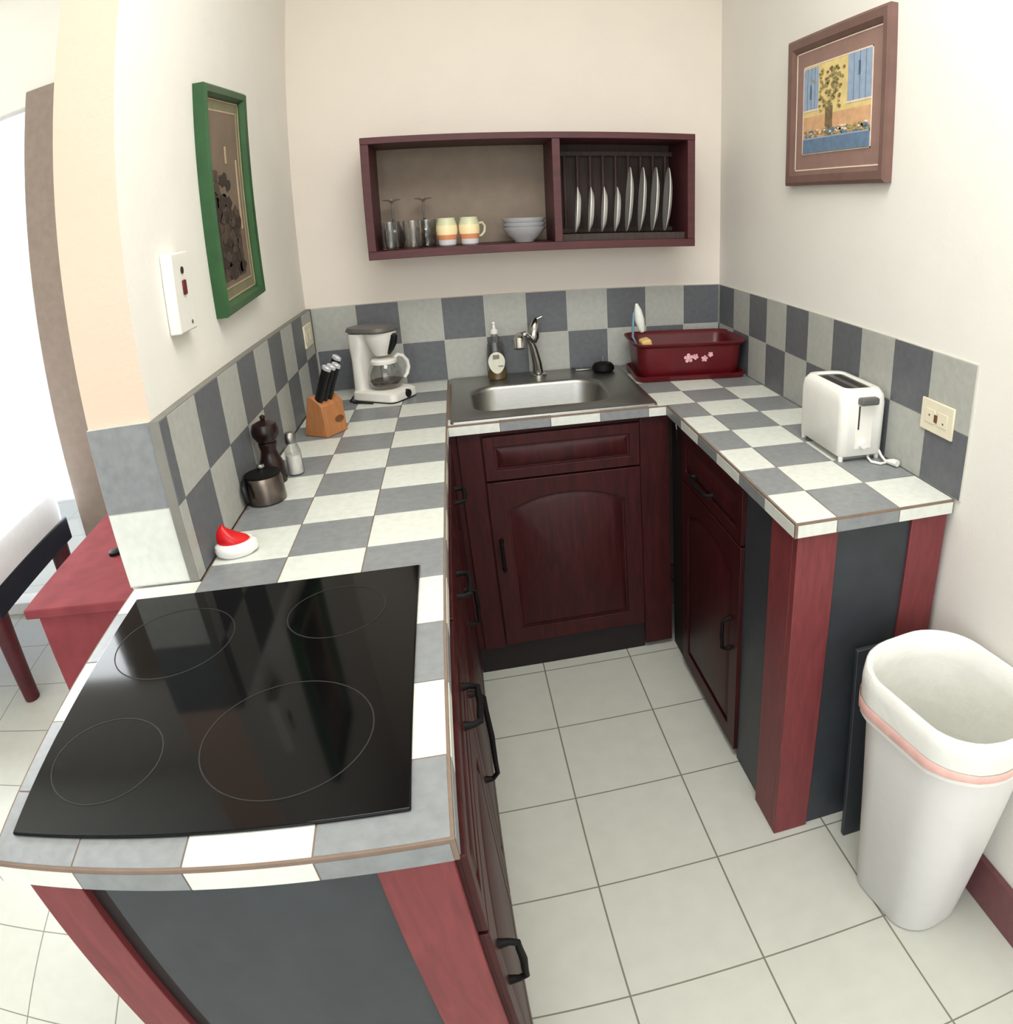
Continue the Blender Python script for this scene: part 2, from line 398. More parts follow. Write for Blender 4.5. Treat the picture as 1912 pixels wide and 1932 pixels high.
for a, c in yy:
    dr = B(); panel_door(dr, (-.0155, a, 0), (0, 1, 0), (1, 0, 0), c-a-.004, .70, .842); d = dr.build('drawer', M['mahog'], lc, bevel=.0015)
    dd = B(); panel_door(dd, (-.0155, a, 0), (0, 1, 0), (1, 0, 0), c-a-.004, .12, .692, True); e = dd.build('door', M['mahog'], lc, bevel=.0015)
    ym = (a+c)/2
    if a < -.8: ym = -.515
    h = pull(B(), (.004, ym-.048, .772), (.004, ym+.048, .772), (.026, 0, 0)).build('handle', M['blackmetal'], d)
    if a < -.8: z0, z1, yh = .50, .595, -.815
    elif a < 0: z0, z1, yh = .44, .655, -.335
    else: z0, z1, yh = .5, .6, .155
    pull(B(), (.004, yh, z1), (.004, yh, z0), (.026, 0, 0)).build('handle', M['blackmetal'], e)
# --- sink cabinet
scab = thing('sink_cabinet', 'dark red cabinet under the sink with one arched panel door', 'cabinet', (.32, .9, 0))
b = B(); b.box(-.012, .672, .632, .655, .1, ZU); b.box(-.012, .672, .655, 1.19, .08, .1); b.box(.575, .672, .622, .633, .02, ZU); b.box(.02, .09, .622, .633, .1, ZU)
b.build('face_frame', M['mahog'], scab, bevel=.002)
b = B(); b.box(.0, .575, .636, .655, 0, .1); b.build('kickboard', M['kick'], scab)
b = B(); panel_door(b, (.094, .632, 0), (1, 0, 0), (0, -1, 0), .478, .70, .838); b.build('drawer_front', M['mahog'], scab, bevel=.0015)
b = B(); panel_door(b, (.094, .632, 0), (1, 0, 0), (0, -1, 0), .478, .115, .694, True); d = b.build('door', M['mahog'], scab, bevel=.0015)
pull(B(), (.118, .612, .50), (.118, .612, .40), (0, -.026, 0)).build('handle', M['blackmetal'], d)
# --- right cabinet
rc = thing('base_cabinet', 'dark red wooden base cabinet under the toaster, black panel on its end', 'cabinet', (.85, .15, 0))
b = B(); b.box(.69, 1.03, -.27, .64, .02, ZU); b.build('carcass', M['mahog'], rc)
b = B(); b.box(.684, .69, .49, .632, 0, ZU); b.build('corner_filler', M['kick'], rc)
b = B(); panel_door(b, (.69, .008, 0), (0, 1, 0), (-1, 0, 0), .478, .69, .838); d = b.build('drawer', M['mahog'], rc, bevel=.0015)
pull(B(), (.670, .215, .742), (.670, .36, .742), (-.022, 0, 0)).build('handle', M['blackmetal'], d)
b = B(); panel_door(b, (.69, .008, 0), (0, 1, 0), (-1, 0, 0), .478, .03, .684, True); d = b.build('door', M['mahog'], rc, bevel=.0015)
pull(B(), (.670, .062, .45), (.670, .062, .355), (-.022, 0, 0)).build('handle', M['blackmetal'], d)
b = B(); b.box(.680, .69, -.164, .004, 0, ZU); b.build('side_panel', M['panel'], rc)
b = B(); b.box(.668, .76, -.292, -.27, 0, ZU); b.box(.668, .69, -.27, -.164, 0, ZU); b.build('corner_post', M['mahog_red'], rc, bevel=.002)
b = B(); b.box(.76, .943, -.284, -.27, .0, ZU); b.build('end_panel', M['panel'], rc)
b = B(); b.box(.943, 1.036, -.291, -.27, 0, ZU); b.build('end_post', M['mahog_red'], rc, bevel=.002)
b = B(); b.lathe([(0, -.004), (.004, -.003), (.005, 0)], (1.0, -.2915, .55), 12, axis='y'); b.build('screw_cap', M['white'], rc)

b = B(); b.tube([(.680, .575, .842), (.676, .562, .835), (.676, .552, .815), (.677, .556, .795), (.68, .566, .788)], .0022, 8); b.build('wire_hook', M['chrome'], rc)
# ------------------------------------------------------------------ cooktop
ck = thing('cooktop', 'black ceramic glass cooktop set into the near end of the left worktop', 'cooktop', (-.3, -.545, ZC))
b = B(); b.box(-.562, -.045, -.833, -.26, ZC+.0003, ZC+.005); b.build('glass_plate', M['glassblack'], ck, bevel=.002)
for cx, cy, r in ((-.205, -.68, .112), (-.175, -.385, .078), (-.435, -.42, .1), (-.455, -.695, .085)):
    b = B(); b.lathe([(r-.0012, ZC+.0051), (r-.0012, ZC+.0054), (r+.0008, ZC+.0054), (r+.0008, ZC+.0051)], (cx, cy, 0), 64); b.build('burner_ring', M['ring'], ck)

# ------------------------------------------------------------------ sink
sk = thing('kitchen_sink', 'stainless steel drop-in sink in the back worktop', 'sink', (.32, .9, ZC))
b = B(); zr = ZC+.004
bo = lambda x0, x1, y0, y1, r, z: rrect(x0, x1, y0, y1, r, z, 8)
loops = [bo(.008, .632, .606, 1.19, .012, ZC+.0005), bo(.009, .631, .607, 1.189, .012, ZC+.006), bo(.016, .624, .614, 1.182, .014, ZC+.0075),
         bo(.03, .61, .63, 1.166, .02, zr), bo(.064, .528, .69, 1.03, .085, zr), bo(.069, .523, .695, 1.025, .083, ZC+.0055), bo(.076, .516, .702, 1.018, .08, ZC+.002), bo(.08, .512, .706, 1.014, .08, ZC-.01),
         bo(.09, .5, .716, 1.004, .075, ZC-.14), bo(.11, .48, .736, .984, .06, ZC-.158), bo(.28, .32, .84, .88, .019, ZC-.163)]
b.loft(loops, cap0=False, cap1=True)
b.build('basin', M['steel'], sk, angle=50)
b = B(); b.lathe([(.042, ZC-.160), (.04, ZC-.157), (.03, ZC-.158), (.012, ZC-.164), (0, ZC-.164)], (.3, .86, 0), 32); b.build('drain', M['chrome'], sk)

# ------------------------------------------------------------------ faucet
fa = thing('faucet', 'chrome single-lever faucet on the back ledge of the sink', 'faucet', (.322, 1.128, ZC))
b = B(); b.lathe([(0, ZC+.004), (.03, ZC+.004), (.03, ZC+.01), (.024, ZC+.014), (.0, ZC+.016)], (.324, 1.13, 0), 32); b.build('base_flange', M['chrome'], fa)
b = B(); b.tube([(.324, 1.13, ZC+.01), (.322, 1.13, ZC+.05), (.313, 1.128, ZC+.1), (.303, 1.124, ZC+.135)], [.019, .017, .014, .012], 20); b.build('body', M['chrome'], fa)
b = B(); b.tube([(.306, 1.126, ZC+.128), (.292, 1.105, ZC+.152), (.276, 1.07, ZC+.168), (.262, 1.03, ZC+.172), (.254, 1.0, ZC+.17), (.251, .985, ZC+.162), (.25, .975, ZC+.135)], [.012, .011, .011, .012, .016, .021, .021], 18); b.build('spout', M['chrome'], fa)
b = B(); b.tube([(.312, 1.13, ZC+.125), (.315, 1.133, ZC+.145), (.32, 1.138, ZC+.18), (.325, 1.144, ZC+.205), (.328, 1.147, ZC+.213)], [.013, .021, .018, .010, .003], 18); b.build('lever', M['chrome'], fa)
b = B(); b.lathe([(0, -.004), (.004, -.002), (.004, .002), (0, .004)], (.352, 1.145, ZC+.216), 12); b.tube([(.326, 1.144, ZC+.205), (.35, 1.145, ZC+.215)], .003, 8); b.build('lever_tip', M['chrome'], fa)

# ------------------------------------------------------------------ soap bottle
sb = thing('dish_soap_bottle', 'clear dish soap bottle with white label on the sink ledge', 'bottle', (.176, 1.128, ZC+.004))
z = ZC+.0045; c = (.176, 1.128, 0)
b = B(); b.lathe([(0, z), (.03, z), (.034, z+.006), (.035, z+.04), (.034, z+.09), (.029, z+.125), (.019, z+.15), (.012, z+.158), (.012, z+.166), (0, z+.166)], c, 32, sy=.62); b.build('bottle', M['smokeglass'], sb)
b = B(); b.lathe([(0, z+.002), (.029, z+.002), (.0325, z+.008), (.0335, z+.03), (0, z+.03)], c, 32, sy=.6); b.build('soap', M['liquid'], sb)
b = B(); n = 28; ring = []
for k in range(n):
    a = 2*PI*k/n; u = .0305*math.cos(a); v = .039*math.sin(a)*(1-.12*math.sin(a)); xx = u*.98*(1-.14*max(0, math.sin(a)))
    yy_ = -.62*.0362*math.sqrt(max(0, 1-(xx/.0362)**2)); ring.append((c[0]+xx, c[1]+yy_-.0032, z+.068+v))
b.F([b.V(p) for p in ring]); q = [b.V((p[0], p[1]-.0008, p[2])) for p in ring]; b.F(q)
for k in range(n): b.F((k, (k+1) % n, n+(k+1) % n, n+k))
lb = b.build('label', M['label'], sb)
b = B(); b.box(c[0]-.012, c[0]+.01, c[1]-.0275, c[1]-.0245, z+.078, z+.092); b.build('label_emblem', M['labelgrey'], lb)
b = B(); b.box(c[0]+.004, c[0]+.022, c[1]-.0268, c[1]-.0225, z+.05, z+.053); b.build('label_line', M['labelgrey'], lb)
b = B(); b.lathe([(.0135, z+.164), (.014, z+.176), (.006, z+.182), (.005, z+.197), (.007, z+.2), (.004, z+.206), (0, z+.206)], c, 20); b.build('cap', M['white'], sb)

# ------------------------------------------------------------------ sink stopper
ss = thing('sink_stopper', 'round black sink stopper with pin on the right of the sink ledge', 'stopper', (.56, 1.105, ZC+.006))
c = (.56, 1.105, 0); z = ZC+.0075
b = B(); b.lathe([(0, z), (.036, z), (.041, z+.006), (.04, z+.018), (.032, z+.028), (.014, z+.033), (0, z+.034)], c, 32); b.build('cap', M['blackmetal'], ss)
b = B(); b.lathe([(.0021, z+.03), (.0018, z+.056), (0, z+.057)], c, 10); b.build('pin', M['chrome'], ss)
st = thing('scraper', 'flat steel strip lying behind the sink, left of the black stopper', 'scraper', (.5, 1.15, ZC+.006))
b = B(); b.box(.462, .53, 1.14, 1.152, ZC+.0077, ZC+.0105); b.build('blade', M['chrome'], st, bevel=.001)
b = B(); b.tube([(.462, 1.146, ZC+.0125), (.448, 1.146, ZC+.0125)], .0045, 10); b.build('grip', M['black'], st)

# ------------------------------------------------------------------ dish rack
DR = math.radians(-4)
dk = thing('dish_rack', 'dark red plastic dish tub with pink flowers in the back right corner', 'dish rack', (.842, 1.012, ZC), DR)
def rl(hx, hy, r, z): return rrect(-hx-.004, hx+.004, -hy, hy, r, z, 7)
b = B(); b.loft([rl(.188, .128, .03, .0005), rl(.196, .136, .034, .018), rl(.19, .13, .03, .02), rl(.18, .12, .03, .008)], cap0=True, cap1=True)
b.build('drip_tray', M['redtub'], dk, world=False, angle=45)
b = B(); b.loft([rl(.168, .108, .04, .0105), rl(.176, .116, .04, .03), rl(.184, .126, .042, .118), rl(.199, .140, .05, .128), rl(.200, .141, .05, .134), rl(.196, .137, .05, .135), rl(.178, .12, .04, .12), rl(.168, .11, .038, .03), rl(.16, .10, .036, .016)], cap0=True, cap1=True)
tub = b.build('tub', M['redtub'], dk, world=False, angle=45)
def flower(cx, cz, r, a0):
    bb = B()
    yf = lambda z: -(.116+.0108*(z-.03)/.088)-.0006
    for k in range(5):
        a = a0+2*PI*k/5; ux, uz = math.cos(a), math.sin(a); px, pz = -uz, ux
        pts = [(0, 0), (.45, .32), (.85, .36), (1.05, 0), (.85, -.36), (.45, -.32)]
        P = [(cx+r*(s*ux+t*px), cz+r*(s*uz+t*pz)) for s, t in pts]
        i0 = [bb.V((x, yf(z_), z_)) for x, z_ in P]; i1 = [bb.V((x, yf(z_)-.001, z_)) for x, z_ in P]
        bb.F(i1)
        for s in range(6): bb.F((i0[s], i0[(s+1) % 6], i1[(s+1) % 6], i1[s]))
    return bb.build('flower_print', M['pink'], tub, world=False)
flower(-.012, .078, .017, .4); flower(.012, .082, .011, 1.); flower(.045, .074, .012, .2); flower(.066, .088, .010, .9)
# things in the tub
db = thing('dish_brush', 'pale blue dish brush with white head leaning in the red tub', 'brush', (.645, 1.06, ZC+.03))
b = B(); b.tube([(.71, 1.05, ZC+.02), (.69, 1.035, ZC+.075), (.655, 1.022, ZC+.14), (.658, 1.026, ZC+.19), (.664, 1.035, ZC+.225)], [.005, .006, .006, .0065, .007], 10, flat=.7); b.build('handle', M['blueplastic'], db)
b = B(); b.tube([(.690, 1.015, ZC+.158), (.686, 1.016, ZC+.17), (.681, 1.02, ZC+.2), (.676, 1.026, ZC+.235), (.672, 1.03, ZC+.258)], [.007, .013, .017, .013, .004], 14, flat=1.); b.build('brush_head', M['bristle'], db)
sp = thing('sponge', 'yellow sponge at the left end inside the red tub', 'sponge', (.67, .985, ZC+.02))
b = B(); b.T = Matrix.Translation((.7, .98, ZC+.08)) @ Matrix.Rotation(-.22, 4, 'Y'); b.box(-.018, .018, -.03, .03, -.055, .06); b.build('foam', M['sponge'], sp, bevel=.008, seg=3)

# ------------------------------------------------------------------ coffee maker
CR = math.radians(56)
cm = thing('coffee_maker', 'white drip coffee maker with dark lid in the left back corner', 'coffee maker', (-.226, 1.026, ZC), CR)
b = B(); b.loft([rrect(-.065, .065, -.106, .072, .022, .004), rrect(-.068, .068, -.108, .074, .022, .008), rrect(-.066, .066, -.106, .072, .022, .03), rrect(-.058, .058, -.092, .07, .02, .037)], cap0=True, cap1=True); b.build('base', M['whitewarm'], cm, world=False)
b = B(); b.loft([rrect(-.0655, .0655, -.1065, .0725, .022, .0005), rrect(-.0655, .0655, -.1065, .0725, .022, .0045)]); b.build('rubber_foot', M['black'], cm, world=False)
b = B(); b.loft([rrect(-.058, .058, .026, .07, .018, .034), rrect(-.056, .056, .03, .068, .018, .14), rrect(-.058, .058, .015, .07, .018, .18), rrect(-.06, .06, .004, .07, .02, .225)]); b.build('water_tower', M['whitewarm'], cm, world=False)
b = B(); b.lathe([(0, .147), (.02, .147), (.027, .153), (.05, .205), (.056, .226), (0, .226)], (0, -.026, 0), 40); b.build('filter_basket', M['whitewarm'], cm, world=False)
b = B(); b.loft([rrect(-.062, .062, -.08, .074, .05, .2265), rrect(-.064, .064, -.082, .088, .045, .232), rrect(-.06, .06, -.077, .084, .045, .243), rrect(-.03, .03, -.04, .05, .025, .246)]); b.build('lid', M['greyplastic'], cm, world=False)
b = B(); b.tube([(.004, -.052, .153), (.004, -.064, .17), (.004, -.076, .192), (.004, -.083, .214), (.004, -.083, .22)], [.007, .0105, .0125, .012, .006], 12); b.build('basket_latch', M['black'], cm, world=False)
b = B(); b.lathe([(.0, -.1125), (.0125, -.1125), (.0138, -.110), (.0138, -.102)], (.010, 0, .0195), 24, axis='y'); b.build('power_switch', M['black'], cm, world=False)
b = B(); b.tube([(-.05, .07, .02), (-.078, .07, .005), (-.088, .04, .004), (-.083, -.0, .004), (-.08, -.03, .004)], .003, 8); b.build('power_cord', M['black'], cm, world=False)
cf = thing('coffee_carafe', 'glass coffee carafe with white handle standing on the coffee maker', 'carafe', (-.226+.03*math.sin(CR), 1.026-.03*math.cos(CR), ZC+.0375), CR)
b = B(); pr = [(0, .001), (.042, .001), (.053, .012), (.057, .03), (.055, .055), (.045, .08), (.040, .087)]
b.lathe(pr, (0, 0, 0), 44); b.build('jug', M['glass'], cf, world=False)
b = B(); b.lathe([(0, .004), (.040, .004), (.050, .0142), (.0525, .026), (0, .026)], (0, 0, 0), 40); b.build('coffee', M['coffee'], cf, world=False)
b = B(); b.lathe([(.0385, .085), (.043, .084), (.0435, .094), (.038, .099), (0, .1)], (0, 0, 0), 40); b.build('lid', M['whitewarm'], cf, world=False)
ha = math.radians(-22)
hd = lambda r, z: (r*math.cos(ha), r*math.sin(ha), z)
b = B(); b.tube([hd(.038, .094), hd(.053, .102), hd(.07, .096), hd(.086, .076), hd(.089, .054), hd(.082, .033), hd(.069, .02)], [.009, .010, .0105, .0105, .010, .009, .007], 14, flat=.7); b.build('handle', M['whitewarm'], cf, world=False)

# ------------------------------------------------------------------ knife block and knives
KR = math.radians(56)
kb = thing('knife_block', 'small wooden knife block standing against the left splashback tiles', 'knife block', (-.352, .665, ZC), KR)
b = B(); prof = [(-.044, 0), (.046, 0), (.012, .116), (-.002, .118), (-.04, .092)]
i0 = [b.V((-.043, y_, z_)) for y_, z_ in prof]; i1 = [b.V((.043, y_, z_)) for y_, z_ in prof]
b.F(i0); b.F(i1[::-1])
for k in range(5): b.F((i0[k], i1[k], i1[(k+1) % 5], i0[(k+1) % 5]))
b.build('block', M['wood'], kb, world=False, bevel=.003)
b = B(); b.lathe([(.0, -.0455), (.015, -.0455), (.015, -.0415)], (.016, 0, .042), 28, axis='y', sx=.6, sy=1.1); b.build('oval_mark', M['woodmark'], kb, world=False)
slots = [(-.0305, -.022, .012), (-.0115, -.022, .012), (.0075, -.022, .012), (.031, -.004, .016)]
klab = ['black handled knife, leftmost of the three in front in the wooden block', 'black handled knife, middle of the three in front in the wooden block', 'black handled knife, rightmost of the three in front in the wooden block', 'black handled knife standing apart at the back of the wooden block']
for k, (x, y, e) in enumerate(slots):
    dirv = Vector((.04, -.44, .9)).normalized(); base = Vector((x, y, .109 if y < -.01 else .121))
    kn = thing('kitchen_knife', klab[k], 'knife', kb.location, KR, 'knives in the wooden block')
    b = B(); L = .085+e
    b.tube([base-dirv*.01, base+dirv*.012, base+dirv*.05, base+dirv*L], [.0078, .0085, .008, .0088], 10, flat=1.7); b.build('handle', M['black'], kn, world=False, bevel=.001)
    b = B(); b.tube([base+dirv*(L-.002), base+dirv*(L+.006), base+dirv*(L+.009)], [.0089, .0086, .005], 12, flat=1.7); b.build('end_cap', M['silver'], kn, world=False)

# ------------------------------------------------------------------ pepper mill, shaker, pot, ornament
pm = thing('pepper_mill', 'dark turned wood pepper mill behind the little steel pot', 'pepper mill', (-.418, .285, ZC))
z = ZC+.0005; c = (-.418, .285, 0)
b = B(); b.lathe([(0, z), (.030, z), (.032, z+.01), (.03, z+.045), (.022, z+.066), (.019, z+.08), (.022, z+.094), (.0215, z+.1)], c, 36); b.build('body', M['millwood'], pm)
b = B(); b.lathe([(.02, z+.1005), (.023, z+.104), (.031, z+.118), (.0325, z+.13), (.028, z+.145), (.012, z+.152), (0, z+.153)], c, 36); b.build('head', M['millwood'], pm)
b = B(); b.lathe([(.004, z+.152), (.0065, z+.158), (.0065, z+.164), (0, z+.167)], c, 16); b.build('knob', M['millwood'], pm)
sh = thing('salt_shaker', 'small clear shaker with steel cap beside the pepper mill', 'shaker', (-.375, .335, ZC))
c = (-.373, .325, 0)
b = B(); b.lathe([(0, z), (.019, z), (.021, z+.004), (.02, z+.06), (.014, z+.078), (.0125, z+.085), (0, z+.085)], c, 28); b.build('jar', M['glass'], sh)
b = B(); b.lathe([(0, z+.003), (.0175, z+.003), (.0185, z+.006), (.0178, z+.05), (0, z+.05)], c, 28); b.build('salt', M['ceramic'], sh)
b = B(); b.lathe([(.0135, z+.08), (.0145, z+.083), (.0145, z+.1), (.011, z+.106), (0, z+.108)], c, 28); b.build('cap', M['steel'], sh)
po = thing('steel_pot', 'little steel pot with black handle in front of the pepper mill', 'pot', (-.41, .165, ZC))
c = (-.408, .162, 0)
b = B(); b.lathe([(0, z), (.04, z), (.044, z+.004), (.043, z+.05), (.040, z+.062), (.038, z+.062), (.041, z+.05), (.041, z+.006), (0, z+.005)], c, 40); b.build('body', M['darksteel'], po)
b = B(); b.lathe([(.0405, z+.0615), (.041, z+.066), (.03, z+.070), (.01, z+.073), (0, z+.073)], c, 40); b.build('lid', M['blackmetal'], po)
b = B(); b.lathe([(.006, z+.072), (.009, z+.08), (.008, z+.086), (0, z+.088)], c, 16); b.build('lid_knob', M['chrome'], po)
b = B(); b.tube([(-.446, .15, z+.055), (-.446, .135, z+.056), (-.443, .118, z+.05), (-.44, .112, z+.03), (-.44, .114, z+.018)], [.005, .006, .0065, .006, .005], 10); b.build('handle', M['black'], po)
orn = thing('egg_timer', 'little white oval timer with a red peaked top on the left worktop', 'timer', (-.404, -.11, ZC))
b = B(); b.T = Matrix.Translation((-.406, -.108, ZC+.0005)) @ Matrix.Rotation(math.radians(14), 4, 'Z')
b.lathe([(0, 0), (.032, 0), (.0405, .006), (.043, .014), (.0405, .023), (.034, .028), (.028, .026), (0, .022)], (0, 0, 0), 44, sy=.72); b.build('base', M['ceramic'], orn)
b = B(); b.T = Matrix.Translation((-.410, -.106, ZC+.02)) @ Matrix.Rotation(math.radians(14), 4, 'Z')
rings = []
for h, r, dx in ((0, .027, .002), (.01, .027, .002), (.018, .024, -.001), (.026, .017, -.006), (.034, .010, -.010), (.039, .004, -.011)):
    rings.append([(dx+r*math.cos(a)*(1+.22*math.cos(2*a-.4)*(1 if h < .03 else 0)), .8*r*math.sin(a), h + .006*math.cos(a)*(-1 if h > .005 else 0)) for a in [2*PI*k/32 for k in range(32)]])
b.loft(rings); b.build('top', M['red'], orn, angle=60)

# ------------------------------------------------------------------ toaster
to = thing('toaster', 'white two-slice toaster on the right worktop', 'toaster', (.968, .085, ZC), 0)
def tl_(hx, hy, r, z): return rrect(.968-hx, .968+hx, .087-hy, .087+hy, r, z, 7)
zb = ZC+.013
b = B(); b.loft([tl_(.058, .108, .02, zb), tl_(.062, .112, .022, zb+.004), tl_(.063, .113, .022, zb+.13), tl_(.061, .111, .024, zb+.15), tl_(.052, .102, .026, zb+.164), tl_(.042, .086, .02, zb+.165), tl_(.038, .082, .016, zb+.158)], cap0=True, cap1=False)
b.F([b.V(p) for p in tl_(.038, .082, .016, zb+.158)]); b.build('body', M['white'], to, angle=50)
b = B(); b.loft([tl_(.0378, .0818, .016, zb+.1585), tl_(.0378, .0818, .016, zb+.1605)])
sl = b.build('slot_plate', M['greyplastic'], to)
for x in (.949, .987):
    b = B(); b.box(x-.010, x+.010, .02, .154, zb+.1606, zb+.1612); b.build('slot', M['darkslot'], sl)
b = B(); b.box(.945, .991, -.0275, -.025, zb+.02, zb+.13); b.build('front_plate', M['whitewarm'], to, bevel=.003)
b = B(); b.box(.949, .953, -.0282, -.0272, zb+.07, zb+.128); b.build('lever_slot', M['darkslot'], to)
b = B(); b.box(.945, .995, -.046, -.024, zb+.132, zb+.15); b.build('lever', M['greyplastic'], to, bevel=.005, seg=3)
b = B(); b.lathe([(.011, -.0265), (.0115, -.033), (.009, -.038), (0, -.038)], (.966, 0, zb+.032), 24, axis='y'); b.build('dial', M['white'], to)
for x in (.917, 1.019):
    for y in (-.012, .186):
        b = B(); b.lathe([(0, ZC+.0005), (.006, ZC+.0005), (.007, zb+.002), (0, zb+.002)], (x, y, 0), 14); b.build('foot', M['white'], to)
b = B(); b.tube([(1.0, -.0, ZC+.02), (.99, -.02, ZC+.006), (.985, -.045, ZC+.0045), (1.0, -.065, ZC+.0045), (1.018, -.062, ZC+.005), (1.02, -.035, ZC+.012), (1.024, .0, ZC+.03)], .0032, 8); b.build('power_cord', M['white'], to)
b = B(); b.tube([(1.018, -.062, ZC+.008), (1.026, -.078, ZC+.010), (1.03, -.092, ZC+.011)], [.0045, .0085, .0085], 10); b.build('plug', M['whitewarm'], to)

# ------------------------------------------------------------------ outlets and switch
ot = thing('wall_outlet', 'ivory wall outlet in the right splashback beside the toaster', 'outlet', (XR, -.208, 1.045))
b = B(); b.box(XR-.006, XR-.0002, -.266, -.150, 1.010, 1.082); pl = b.build('plate', M['ivory'], ot, bevel=.002)
b = B(); b.box(XR-.0075, XR-.006, -.247, -.213, 1.03, 1.062); b.box(XR-.0075, XR-.006, -.203, -.169, 1.03, 1.062); b.build('socket', M['ivory'], ot, bevel=.0015)
b = B()
b.box(XR-.0082, XR-.0074, -.2125, -.2015, 1.036, 1.053); b.box(XR-.0082, XR-.0074, -.236, -.232, 1.038, 1.042); b.box(XR-.0082, XR-.0074, -.186, -.182, 1.046, 1.05)
b.build('contact_slots', M['woodmark'], ot)
o2 = thing('wall_outlet', 'ivory wall outlet in the left splashback near the back corner', 'outlet', (XL, 1.075, 1.115))
b = B(); b.box(XL+.0002, XL+.007, 1.02, 1.14, 1.078, 1.152); b.build('plate', M['ivory'], o2, bevel=.002)
b = B(); b.box(XL+.007, XL+.0085, 1.035, 1.07, 1.097, 1.133); b.box(XL+.007, XL+.0085, 1.09, 1.125, 1.097, 1.133); b.build('socket', M['ivory'], o2, bevel=.0015)
sw = thing('wall_switch', 'white wall switch box with red rocker on the left wall', 'switch', (-.473, .02, 1.38))
b = B(); b.box(-.4728, -.449, -.036, .056, 1.303, 1.452); b.build('box', M['white'], sw, bevel=.003)
b = B(); b.lathe([(.007, 0), (.007, .0018), (0, .002)], (-.449, .012, 1.418), 18, axis='x'); b.build('indicator', M['darkslot'], sw)
b = B(); b.box(-.449, -.4445, .004, .02, 1.372, 1.40); b.build('rocker', M['redtub'], sw, bevel=.002)
b = B(); b.lathe([(.004, 0), (.004, .0015), (0, .002)], (-.449, .03, 1.318), 12, axis='x'); b.build('screw', M['steel'], sw)

# ------------------------------------------------------------------ framed pictures
def picture(root, w, h, fw, depth, mats, mw, print_fn):
    """built in local coords: u = right, v = up, n = out of the wall (local x, z, -y)"""
    def bx(bb, u0, u1, v0, v1, n0, n1, m=0): bb.box(u0, u1, -n1, -n0, v0, v1, m)
    W, H = w/2, h/2
    b = B()
    def ring(u, v, n): return [(-u, -n, -v), (u, -n, -v), (u, -n, v), (-u, -n, v)]
    b.loft([ring(W, H, .0), ring(W, H, depth*.8), ring(W-fw*.2, H-fw*.2, depth), ring(W-fw*.7, H-fw*.7, depth*.9), ring(W-fw, H-fw, depth*.55), ring(W-fw, H-fw, .0)], cap0=False, cap1=False)
    b.build('frame', mats[0], root, world=False, angle=25)
    b = B(); bx(b, -W+fw*.9, W-fw*.9, -H+fw*.9, H-fw*.9, .001, depth*.4); mt = b.build('mat_board', mats[1], root, world=False)
    b = B(); t = .0035
    for g, n1 in ((fw+.001, .0012), (fw+mw, .0012)):
        bx(b, -W+g, W-g, -H+g, -H+g+t, depth*.4, depth*.4+n1); bx(b, -W+g, W-g, H-g-t, H-g, depth*.4, depth*.4+n1)
        bx(b, -W+g, -W+g+t, -H+g, H-g, depth*.4, depth*.4+n1); bx(b, W-g-t, W-g, -H+g, H-g, depth*.4, depth*.4+n1)
    b.build('fillet', mats[2], root, world=False)
    b = B(); P = (-W+fw+mw+t, W-fw-mw-t, -H+fw+mw+t, H-fw-mw-t)
    def patch(u0, u1, v0, v1, m, lev=0): # in 0..1 print units
        uu = lambda a: P[0]+(P[1]-P[0])*a; vv = lambda a: P[2]+(P[3]-P[2])*a
        bx(b, uu(u0), uu(u1), vv(v0), vv(v1), depth*.4, depth*.4+.0006+.0003*lev, m)
    def blob(cu, cv, ru, rv, m, lev, n=9):
        uu = lambda a: P[0]+(P[1]-P[0])*a; vv = lambda a: P[2]+(P[3]-P[2])*a
        pts = []
        for k in range(n):
            a = 2*PI*k/n; s = 1+random.uniform(-.28, .28); pts.append((uu(cu+ru*s*math.cos(a)), vv(cv+rv*s*math.sin(a))))
        i0 = [b.V((u, -depth*.4, v)) for u, v in pts]; i1 = [b.V((u, -depth*.4-.0006-.0003*lev, v)) for u, v in pts]
        b.F(i1, m)
        for k in range(n): b.F((i0[k], i0[(k+1) % n], i1[(k+1) % n], i1[k]), m)
    ms = print_fn(patch, blob)
    b.build('print', ms, root, world=False)

pr_ = thing('framed_picture', 'brown framed print of a yellow house front with blue shutters, right wall', 'picture', (XR+.0055, .3265, 1.753), -PI/2)
def house(p, bl):
    ms = [M['ochre'], M['peach'], M['blue'], M['blued'], M['leaf'], M['trunk'], M['pale'], M['ceramic']]
    p(0, 1, 0, 1, 0); p(0, 1, .16, .42, 1, 1)
    p(.0, .24, .5, .98, 2, 2); p(.68, 1., .5, 1., 2, 2); p(0, .24, .48, .5, 6, 3); p(.66, 1, .48, .5, 6, 3)
    p(.10, .13, .62, .78, 3, 3); p(.82, .85, .75, .9, 3, 3)
    for s in (.06, .12, .18): p(s, s+.008, .5, .98, 3, 3)
    for s in (.76, .84, .92): p(s, s+.008, .5, 1., 3, 3)
    p(.36, .47, .16, .5, 5, 4)
    for k in range(130): bl(random.gauss(.43, .10), random.uniform(.45, .92), .016, .014, random.choice((4, 4, 4, 5)), 5+k % 5)
    for k in range(60): bl(random.uniform(.04, .98), random.uniform(.17, .25), .024, .018, random.choice((4, 4, 3)), 5+k % 5)
    for k in range(22): bl(random.uniform(.04, .98), random.uniform(.19, .27), .012, .011, random.choice((6, 7, 1)), 11)
    p(.02, 1, .0, .17, 3, 12); p(.02, 1, .155, .17, 2, 13)
    return ms
picture(pr_, .537, .416, .04, .024, (M['brownframe'], M['mauvemat'], M['pale']), .045, house)
